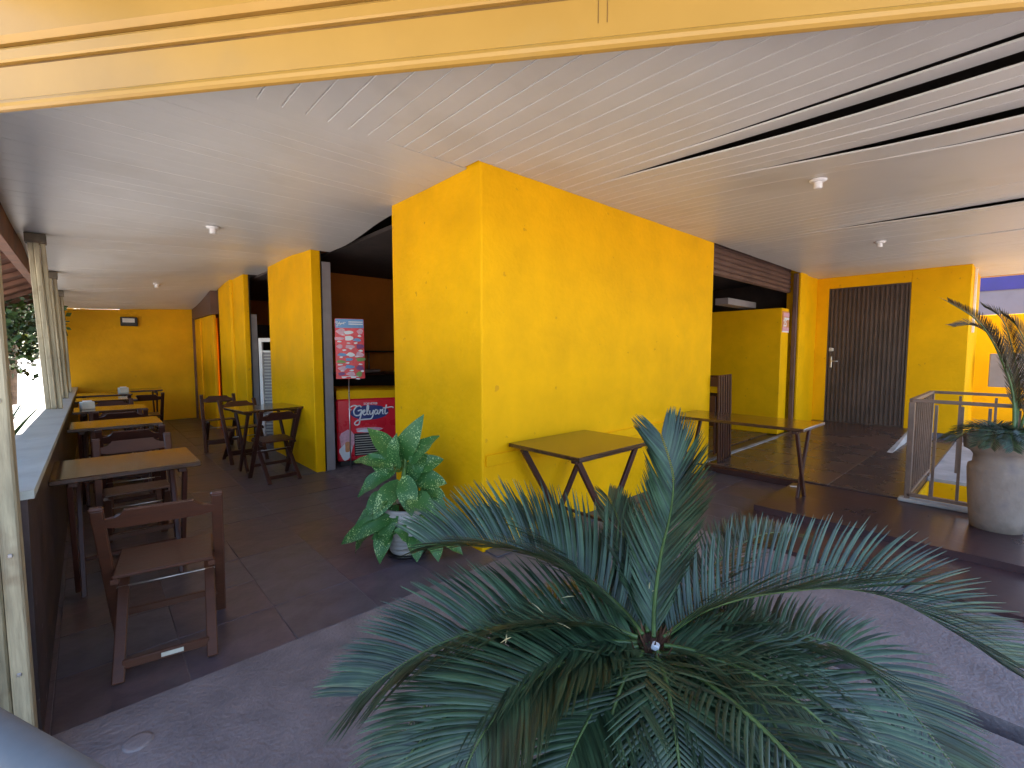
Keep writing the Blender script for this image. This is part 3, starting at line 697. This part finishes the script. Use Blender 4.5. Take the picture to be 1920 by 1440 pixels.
# posters on the partition end and facade edge
t = thing('price_poster', 'pink and white price poster reading 25 on the end of the yellow partition', 'poster', (6.11, .097, 1.72))
MB().box(0, .30, -.004, 0, 0, .33).obj('sheet', M['orangep'], t)
MB().box(.05, .30, -.006, -.0045, .25, .31).obj('printed_band', M['pink'], t)
MB().box(.08, .30, -.006, -.0045, .20, .235).obj('printed_band', M['print_white'], t)
MB().box(.02, .30, -.006, -.0045, .022, .08).obj('printed_band', M['pink'], t)
MB().box(0, .30, -.006, -.0045, .0, .02).obj('printed_band', M['print_white'], t)
text_mesh('25', .15, 'printed_number', 'print_white', t, (.12, -.006, .14), (R(90), 0, 0), bold=.003)
t = thing('small_notice', 'small white notice with a black sign on the partition, next to the yellow wall edge', 'sign', (6.096, 1.90, 1.55))
MB().box(-.004, 0, 0, .28, 0, .24).obj('sheet', M['print_white'], t)
MB().box(-.0065, -.0045, .05, .22, .06, .19).obj('printed_block', M['black'], t)

# ================================================================ RAILING, POT AND NEIGHBOUR
rl = thing('railing', 'brown metal railing with square bars around the pit by the steel door', 'railing')
Z0, Z1 = .117, .985
def bars(p, q, n, w_=.016):
    for k in range(n):
        f = k/(n-1); x_, y_ = p[0]+(q[0]-p[0])*f, p[1]+(q[1]-p[1])*f
        MB().box(x_-w_/2, x_+w_/2, y_-w_/2, y_+w_/2, Z0+.035, Z1-.03).obj('bar', M['rail'], rl)
for a, b_, zz in (((3.34,-1.86),(3.34,-3.4),Z1),((3.34,-1.86),(4.62,-1.86),Z1),((4.62,-1.86),(4.62,-3.4),Z1),((3.34,-1.86),(3.34,-3.4),Z0+.03),((3.40,-1.86),(4.62,-1.86),Z0+.03)):
    MB().bar((*a, zz), (*b_, zz), .04, .028, bev=.003).obj('rail', M['rail'], rl)
MB().box(3.32,3.36,-1.88,-1.84,Z0-.035,Z1-.015,b=.003).obj('corner_post', M['rail'], rl)
MB().box(4.60,4.64,-1.88,-1.84,.08,Z1-.015,b=.003).obj('corner_post', M['rail'], rl)
bars((3.34,-2.02),(3.34,-3.3),9, .02); bars((3.47,-1.86),(4.5,-1.86),9, .018); bars((4.62,-2.08),(4.62,-3.36),6, .02)
# big planter with dry cycad and concrete block
pp = thing('concrete_planter', 'tall weathered concrete planter at the right edge of the view holding a drooping cycad', 'planter', (3.02, -2.42, .082)); pp.scale = (.9, .9, 1)
MB().lathe([(0,0),(.16,0),(.172,.10),(.188,.28),(.198,.44),(.194,.475),(.168,.49),(.163,.55),(.185,.58),(.225,.60),(.232,.675),(.225,.695),(.20,.695),(.195,.65),(0,.65)], n=40).obj('pot_body', M['concrete'], pp)
MB().lathe([(0,.645),(.194,.645),(.15,.665),(0,.68)], n=20).obj('soil', M['soil'], pp)
nb = thing('neighbour_building', 'white neighbour building with a blue stripe beyond the yellow yard wall', 'building')
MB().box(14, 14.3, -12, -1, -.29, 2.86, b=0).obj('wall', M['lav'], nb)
MB().box(13.97, 14.3, -12, -1, 2.861, 3.6).obj('blue_stripe', M['blue'], nb)

# ================================================================ PLANTS
def perp(v, t): return (v-t*v.dot(t)).normalized()
def frond(parent, P, center, nl=80, L=.20, lift=38, wid=.0062, m='leaflet', r0=.007, hang=0, seed=0, start=.02, rake=0, full=0):
    rnd = random.Random(seed)
    P = spline(P, 14); N = len(P)
    acc = [0]
    for i in range(1, N): acc.append(acc[-1]+(P[i]-P[i-1]).length)
    tot = acc[-1]
    r = MB(); r.tube(P, 0, 6, rr=[r0*(1-.82*a/tot) for a in acc]); fr = r.obj('frond', M['rachis'], parent)
    lm = MB()
    def at(s):
        for i in range(1, N):
            if acc[i] >= s: f = (s-acc[i-1])/max(1e-6, acc[i]-acc[i-1]); return P[i-1].lerp(P[i], f), (P[i]-P[i-1]).normalized()
        return P[-1], (P[-1]-P[-2]).normalized()
    for k in range(nl):
        u = start+(1-start)*k/(nl-1)
        p, T = at(u*tot)
        inward = center-p; inward.z = 0
        if inward.length > .001: inward.normalize()
        up = perp(Vector((0,0,1))+inward*.55, T); sd = T.cross(up)
        prof = min(1, .45+2.6*(u-start))*(1 if u < .55 else 1-.55*((u-.55)/.45)**(1.3+3*full))
        ll = L*prof*rnd.uniform(.94, 1.05)
        fwd = .55+rake+.55*u**2+rnd.uniform(-.05, .05)      # how far leaflets rake toward the tip
        for s in (-1, 1):
            if rnd.random() < .012: continue
            la = R(lift+rnd.uniform(-7, 7))
            out_ = (sd*s*math.cos(la)+up*math.sin(la)).normalized()
            d = (out_+T*fwd).normalized()
            wv = perp(T, d); nrm = d.cross(wv)
            q0 = p+sd*s*.003; pts = []
            sag = .03+.08*u+hang
            for j in range(5):
                t_ = j/4
                c = q0+d*ll*t_+T*ll*.13*t_*t_+Vector((0,0,-1))*ll*sag*t_*t_
                pts.append((c, wid*(.55, 1, .95, .7, .08)[j]*rnd.uniform(.93, 1.05)))
            vs = []
            for c, h_ in pts: vs += [c-wv*h_, c+nrm*h_*.35*s, c+wv*h_]
            lm.add(vs, [(j*3+a, j*3+a+1, j*3+a+4, j*3+a+3) for j in range(4) for a in (0, 1)], True)
    lo = lm.obj('leaflets', M[m], fr); lo['kind'] = 'stuff'
    return fr
CR = Vector((-.873, -1.848, .601))
FR = [  # control points of each rachis
((-0.859,-1.846,0.609),(-0.791,-1.807,0.669),(-0.681,-1.762,0.767),(-0.561,-1.726,0.868),(-0.477,-1.685,0.974),(-0.447,-1.619,1.105)),
((-0.873,-1.819,0.611),(-0.849,-1.730,0.642),(-0.860,-1.607,0.691),(-0.915,-1.472,0.733),(-1.018,-1.348,0.765),(-1.129,-1.260,0.776),(-1.205,-1.218,0.777)),
((-0.902,-1.820,0.616),(-0.978,-1.721,0.644),(-1.083,-1.612,0.643),(-1.208,-1.526,0.635),(-1.326,-1.462,0.606),(-1.434,-1.422,0.567),(-1.525,-1.398,0.526)),
((-0.920,-1.832,0.603),(-1.049,-1.794,0.623),(-1.176,-1.759,0.628),(-1.293,-1.749,0.613),(-1.394,-1.755,0.583),(-1.461,-1.767,0.535),(-1.502,-1.787,0.486)),
((-0.904,-1.860,0.590),(-0.970,-1.900,0.547),(-1.044,-1.945,0.502),(-1.128,-1.994,0.469),(-1.203,-2.039,0.412)),
((-0.865,-1.881,0.606),(-0.823,-1.973,0.606),(-0.814,-2.079,0.575),(-0.834,-2.161,0.518),(-0.869,-2.228,0.481),(-0.888,-2.286,0.403)),
((-0.838,-1.865,0.609),(-0.715,-1.905,0.649),(-0.571,-1.967,0.666),(-0.429,-2.054,0.673),(-0.295,-2.162,0.676),(-0.212,-2.280,0.656),(-0.152,-2.409,0.588),(-0.103,-2.514,0.514)),
((-0.833,-1.871,0.595),(-0.680,-1.968,0.599),(-0.533,-2.089,0.593),(-0.433,-2.210,0.559),(-0.413,-2.318,0.482),(-0.425,-2.409,0.396),(-0.442,-2.482,0.316)),
((-0.820,-1.855,0.605),(-0.653,-1.840,0.648),(-0.479,-1.844,0.697),(-0.308,-1.861,0.727),(-0.151,-1.895,0.734),(-0.011,-1.943,0.711)),
((-0.853,-1.824,0.612),(-0.779,-1.749,0.675),(-0.714,-1.667,0.746),(-0.655,-1.594,0.799),(-0.606,-1.525,0.847),(-0.570,-1.474,0.867)),
((-0.911,-1.826,0.607),(-1.027,-1.759,0.626),(-1.152,-1.700,0.623),(-1.279,-1.655,0.595),(-1.389,-1.627,0.553),(-1.479,-1.604,0.497),(-1.542,-1.593,0.439)),
((-0.927,-1.853,0.601),(-1.043,-1.857,0.588),(-1.158,-1.863,0.556),(-1.251,-1.877,0.516),(-1.324,-1.897,0.457)),
((-0.898,-1.879,0.601),(-0.928,-1.962,0.581),(-0.949,-2.041,0.548),(-0.984,-2.107,0.507),(-1.027,-2.155,0.448)),
((-0.842,-1.876,0.593),(-0.762,-1.989,0.605),(-0.688,-2.111,0.588),(-0.645,-2.222,0.541),(-0.643,-2.311,0.489),(-0.658,-2.384,0.430)),
((-0.897,-1.812,0.595),(-0.975,-1.700,0.599),(-1.090,-1.598,0.584),(-1.224,-1.521,0.542),(-1.337,-1.477,0.482),(-1.430,-1.466,0.421),(-1.503,-1.474,0.354)),
((-0.870,-1.809,0.605),(-0.824,-1.684,0.648),(-0.815,-1.537,0.715),(-0.833,-1.393,0.769),(-0.876,-1.271,0.794),(-0.944,-1.169,0.784)),
]
cy = thing('cycad', 'large blue green cycad palm with arching fronds filling the lower right foreground', 'palm')
for i, P in enumerate(FR):
    frond(cy, P, CR, nl=(100 if i < 8 else 70), L=(.205, .28, .245, .235, .18, .23, .285, .20, .17, .15, .20, .17, .17, .20, .19, .19)[i],
          lift=(24, 40, 30, 20, 8, 14, 46, 16, 22, 30, 16, 10, 10, 14, 14, 26)[i], wid=.0046, seed=i, full=(1 if i == 0 else 0), rake=(.60, -.1, 0, 0, 0, 0, 0, 0, .2, .6, 0, 0, 0, 0, 0, .2)[i])
# lower skirt of fronds hidden under the first ones
for k in range(12):
    a = R(k*30+12); Lh = random.uniform(.6, .8); c0 = CR+Vector((0, 0, -.03))
    dx, dy = math.cos(a), math.sin(a)
    if (c0+Vector((dx*.8, dy*.8, 0))-Vector((-2.0,-2.509,.5))).length < .75: Lh = .42
    P = [c0+Vector((dx*Lh*t_, dy*Lh*t_, .10*math.sin(t_*math.pi*.8)-.28*t_**2.2)) for t_ in (0.03, .2, .4, .6, .8, 1)]
    frond(cy, P, CR, nl=50, L=.18, lift=10, wid=.0042, seed=40+k)
tr = MB(); tr.tube([(CR.x, CR.y, .40), (CR.x, CR.y, .52), (CR.x, CR.y, .585)], 0, 20, rr=[.085, .08, .045]); tr.obj('trunk', M['bark'], cy)
cf = MB()
for k in range(130):
    a = random.random()*6.283; rr_ = random.uniform(.008, .072); hh = random.uniform(.02, .075)
    b0 = CR+Vector((math.cos(a)*rr_, math.sin(a)*rr_, -.03)); tp = b0+Vector((math.cos(a)*.035, math.sin(a)*.035, hh))
    sd_ = Vector((-math.sin(a), math.cos(a), 0))*.009
    cf.add([b0-sd_, b0+sd_, tp, b0+Vector((math.cos(a)*.006, math.sin(a)*.006, .01))], [(0,1,2),(0,2,3),(1,3,2)])
cf.obj('crown_scales', M['fibre'], cy)
cp = thing('cycad_pot', 'grey planter hidden under the foreground cycad', 'planter', (CR.x, CR.y, .001))
MB().lathe([(0,0),(.17,0),(.20,.2),(.23,.40),(.235,.42),(.215,.42),(.20,.37),(0,.37)], n=36).obj('pot_body', M['terracotta'], cp)
MB().lathe([(0,.38),(.205,.375)], n=24).obj('soil', M['soil'], cp)
pc = MB().box(-.012, .012, -.010, .010, 0, .018, b=.004).obj('paper_scrap', M['white'])
pc.location = (-.893, -1.868, .60); pc.rotation_euler = (.3, .1, .4); tag(pc, 'small crumpled white paper lying on the cycad crown', 'paper')
# dry yellow leaflets caught in the fronds
for k in range(8):
    x_, y_, z_ = random.choice([(-1.05,-1.66,.68),(-1.2,-1.6,.66),(-.80,-1.75,.70),(-.74,-1.73,.74)])
    p = Vector((x_+random.uniform(-.06,.06), y_+random.uniform(-.06,.06), z_+.01)); d = Vector((random.uniform(-1,1), random.uniform(-1,1), random.uniform(-.2,.6))).normalized()*.04
    MB().tube([p, p+d*.5+Vector((0,0,.002)), p+d], 0, 4, rr=[.0008,.002,.0006]).obj('dry_leaflet', M['straw'], cy)
# second cycad in the right planter
c2 = thing('cycad', 'dry drooping cycad with brownish fronds rising from the tall planter at the right edge', 'palm')
b2 = Vector((3.04, -2.44, .75))
u_ = Vector((-.673, .740, 0)); v_ = Vector((.741, .672, 0)); 
right = Vector((.740, -.6725, 0)); away = Vector((.6725, .74, 0))
def F2(pts): return [b2+right*a+away*c+Vector((0,0,1))*h_ for a, c, h_ in pts]
for i, pts in enumerate([((3.10,-2.48,.77),(3.20,-2.459,1.080),(3.13,-2.393,1.328),(3.018,-2.317,1.528),(2.865,-2.233,1.665),(2.664,-2.108,1.773)),
    ((3.11,-2.48,.77),(3.33,-2.472,1.069),(3.40,-2.409,1.323),(3.36,-2.318,1.528),(3.242,-2.214,1.621),(3.098,-2.111,1.611)),
    ((3.12,-2.48,.77),(3.40,-2.489,1.109),(3.52,-2.438,1.408),(3.50,-2.367,1.669),(3.427,-2.259,1.777)),
    ((3.12,-2.50,.77),(3.42,-2.553,1.155),(3.50,-2.509,1.451),(3.465,-2.444,1.620),(3.390,-2.368,1.704)),
    ((3.12,-2.52,.77),(3.38,-2.584,1.080),(3.487,-2.626,1.326),(3.571,-2.687,1.491))]):
    frond(c2, pts, b2, nl=76, L=.14, lift=40, wid=.0032, m='leaflet_dry', r0=.012, seed=80+i, start=.2, rake=.75)
for k in range(20):
    a = random.random()*6.283; dx, dy = math.cos(a), math.sin(a)
    P = [b2+Vector((dx*.34*t_, dy*.34*t_, .02+.10*math.sin(t_*3)-.05*t_)) for t_ in (.02,.3,.6,1)]
    frond(c2, P, b2, nl=34, L=.11, lift=18, wid=.0035, r0=.006, seed=100+k)
MB().tube([b2+Vector((0,0,-.05)), b2+Vector((0,0,.03))], .06, 14).obj('trunk', M['bark'], c2)

# dieffenbachia by the corner
DL = [(-0.487,0.382,0.623,-0.651,0.640,0.652),(-0.425,0.423,0.624,-0.320,0.246,0.979),(-0.391,0.298,0.641,-0.223,0.207,0.836),(-0.359,0.317,0.594,-0.171,0.221,0.657),
(-0.428,0.417,0.633,-0.553,0.601,0.881),(-0.461,0.396,0.578,-0.666,0.565,0.412),(-0.436,0.380,0.596,-0.468,0.357,0.857),(-0.419,0.399,0.513,-0.620,0.363,0.322),
(-0.412,0.336,0.562,-0.413,0.233,0.326),(-0.338,0.320,0.514,-0.176,0.177,0.495),(-0.418,0.292,0.442,-0.315,0.089,0.340),(-0.432,0.342,0.415,-0.593,0.539,0.403),
(-0.462,0.441,0.322,-0.679,0.545,0.232),(-0.453,0.379,0.354,-0.577,0.343,0.115),(-0.491,0.348,0.295,-0.756,0.601,0.123),(-0.545,0.439,0.246,-0.656,0.612,0.03),
(-0.490,0.429,0.255,-0.609,0.321,0.039),(-0.430,0.313,0.252,-0.607,0.437,0.169),(-0.341,0.249,0.304,-0.256,0.102,0.211),(-0.309,0.269,0.215,-0.168,0.150,0.078),
(-0.346,0.315,0.193,-0.402,0.192,0.03),(-0.298,0.252,0.198,-0.295,0.093,0.039),(-0.396,0.303,0.152,-0.512,0.275,0.246),(-0.381,0.390,0.584,-0.538,0.562,0.560),
(-0.372,0.371,0.510,-0.288,0.257,0.706),(-0.291,0.265,0.20,-0.105,0.079,0.03),(-0.467,0.423,0.555,-0.586,0.538,0.705),
(-.30,.25,.40,-.19,.16,.33),(-.50,.40,.45,-.64,.42,.33),(-.33,.27,.46,-.22,.13,.42)]
dp = thing('dieffenbachia', 'leafy green plant with pale speckled leaves in front of the yellow corner', 'plant')
ax = [Vector((-.39,.36,.25)), Vector((-.42,.37,.45)), Vector((-.40,.36,.62)), Vector((-.39,.37,.70))]
MB().tube(spline(ax, 5), .014, 8).obj('stem', M['stem'], dp)
MB().tube(spline([(-.37,.34,.25),(-.33,.32,.42),(-.35,.33,.55)], 5), .012, 8).obj('stem', M['stem'], dp)
MB().tube(spline([(-.42,.38,.25),(-.48,.40,.33),(-.50,.41,.42)], 5), .011, 8).obj('stem', M['stem'], dp)
CAM = None
for i, (a, b, c, d, e, f) in enumerate(DL):
    p0 = Vector((a, b, c)); p1 = Vector((d, e, f))
    if f < .38: p0 += Vector((-.03, -.05, .01)); p1 += Vector((-.055, -.075, .0))
    T = p1-p0; L = T.length; T.normalize()
    outw = p0.lerp(p1, .6)-Vector((-.39,.36, .4)); outw.z = 0; outw.normalize()
    # leaves face outward and up, with some randomness
    nrm = perp(Vector((0,0,1))*.8+Vector((-.55,-.65,0))*.8+outw*.3+Vector((random.uniform(-.35,.35), random.uniform(-.35,.35), random.uniform(-.3,.3))), T)
    sd_ = T.cross(nrm); L = max(L, .17); W = min(.07, L*.34)*random.uniform(.9, 1.1)
    rows = 9; vs = []; cup = random.uniform(.1, .3)
    for r_ in range(rows):
        t_ = r_/(rows-1); wd = W*math.sin(math.pi*min(1, (t_*.97+.03))**.8)**.85 if t_ < 1 else .0005
        cc = p0+T*L*t_+nrm*(.10*L*math.sin(t_*math.pi)-.06*L*t_*t_)
        for q in (-1, -.5, 0, .5, 1):
            wave = .006*math.sin(t_*14+i+q)*abs(q)
            vs.append(cc+sd_*wd*q+nrm*(wd*cup*abs(q)+wave))
    fs = [(r_*5+k, r_*5+k+1, r_*5+k+6, r_*5+k+5) for r_ in range(rows-1) for k in range(4)]
    lf = MB().add(vs, fs, True).obj('leaf', M['dieff'], dp)
    near = min(ax+[Vector((-.35,.33,.50)), Vector((-.49,.40,.38)), Vector((-.39,.36,.30))], key=lambda q: (q-p0).length)
    pet = MB().tube([near, near.lerp(p0, .6)+Vector((0,0,.02)), p0, p0+T*L*.55+nrm*.002], 0, 6, rr=[.005,.004,.0035,.0012]).obj('leaf_stalk', M['stem'], lf)
dpot = thing('plant_pot', 'ribbed off white pot of the speckled plant on a dark saucer', 'pot', (-.39, .36, .0015))
pf = [(0,.02),(.115,.02)]
for k in range(9):
    z_ = .025+k*.032; r_ = .118+.045*(k/8)**.8
    pf += [(r_-.004, z_), (r_+.004, z_+.008), (r_+.004, z_+.022), (r_-.004, z_+.030)]
pf += [(.172,.325),(.176,.335),(.172,.345),(.158,.345),(.15,.30),(0,.30)]
MB().lathe(pf, n=40).obj('pot_body', M['concrete_pale'], dpot)
MB().lathe([(0,.0),(.13,.0),(.145,.022),(.138,.024),(.125,.008)], n=36).obj('saucer', M['black'], dpot)
MB().lathe([(0,.31),(.15,.305)], n=24).obj('soil', M['soil'], dpot)

# ================================================================ GARDEN BEYOND THE LEFT POSTS
def leafy(name, label, x, y, h_, r_, n, m, trunk=.12, group='trees in the garden on the left', z0=-.02, sc=.11):
    t = thing(name, label, 'tree', (x, y, z0), 0, group)
    MB().tube([(0,0,0),(.1,.05,h_*.35),(.0,.1,h_*.7)], 0, 10, rr=[trunk, trunk*.8, trunk*.4]).obj('trunk', M['bark'], t)
    for k in range(4):
        a = k*1.6+.3; MB().tube([(.05,.08,h_*.45),(math.cos(a)*r_*.5, math.sin(a)*r_*.5, h_*.75)], 0, 7, rr=[trunk*.4, trunk*.12]).obj('limb', M['bark'], t)
    rn_ = random.Random(int(x*10+y)); c = MB(); cl = [(rn_.uniform(-1,1)*r_*.65, rn_.uniform(-1,1)*r_*.65, h_*.72+rn_.uniform(-.6,.7)*r_*.6, r_*rn_.uniform(.3,.5)) for _ in range(12)]
    for k in range(n):
        q = rn_.choice(cl); v = Vector((rn_.gauss(0,1), rn_.gauss(0,1), rn_.gauss(0,.8))).normalized()*q[3]*rn_.uniform(.5, 1.1)
        p = Vector(q[:3])+v; a = Vector((rn_.uniform(-1,1), rn_.uniform(-1,1), rn_.uniform(-1,.4))).normalized()*sc*rn_.uniform(.6, 1.2)
        b = a.cross(Vector((rn_.uniform(-1,1), rn_.uniform(-1,1), rn_.uniform(-1,1)))).normalized()*a.length*.35
        c.add([p, p+a*.5+b, p+a, p+a*.5-b], [(0,1,2,3)])
    o = c.obj('crown', M[m], t); return t
leafy('tree', 'bushy tree with small glossy leaves just outside the nearest timber posts', -4.6, 7.4, 3.0, 1.5, 5000, 'foliage')
leafy('tree', 'pale green tree behind the bushy one outside the awning', -7.0, 12.5, 4.2, 2.2, 5000, 'foliage2', sc=.16)
leafy('tree', 'tall dark tree far outside beyond the awning', -3.6, 16, 4.4, 2.2, 5000, 'foliage', sc=.16)
leafy('tree', 'dark round tree farther left in the garden', -10.5, 9, 4.6, 2.6, 5000, 'foliage', sc=.18)
for k_, (x_, y_, h_, lb_) in enumerate(((-3.35, 8.6, 2.5, 'leafy shrub tree close outside the ledge near the end wall'), (-3.5, 12.4, 3.3, 'slim garden tree just past the end wall corner'), (-5.8, 9.6, 2.6, 'low spreading tree between the shrub and the garden wall'), (-8.5, 14, 3.4, 'wide dark tree in front of the garden wall'))):
    leafy('tree', lb_, x_, y_, h_, 1.2+.1*k_, 3800, 'foliage', trunk=.09)
ag = thing('agave', 'spiky agave plant in the sunlit garden beyond the ledge', 'plant', (-2.95, 5.3, .02))
for k in range(22):
    a = k*2.4; el = R(random.uniform(25, 80)); L = random.uniform(.75, 1.15)
    d = Vector((math.cos(a)*math.cos(el), math.sin(a)*math.cos(el), math.sin(el))); sd_ = Vector((-math.sin(a), math.cos(a), 0))
    vs = []
    for j in range(5):
        t_ = j/4; c = d*L*t_+Vector((0,0,-.12*t_*t_)); wd = (.03,.04,.034,.02,.002)[j]
        vs += [c-sd_*wd, c+Vector((0,0,-.012)), c+sd_*wd]
    MB().add(vs, [(j*3+q, j*3+q+1, j*3+q+4, j*3+q+3) for j in range(4) for q in (0,1)]).obj('leaf', M['foliage2'], ag)
gw = thing('garden_wall', 'long dark brown wall closing the garden on the far left', 'wall', (-11, 10, -.02))
MB().box(-.1, .1, -20, 20, 0, 1.9, b=.01).obj('wall_body', M['wallbrown'], gw)
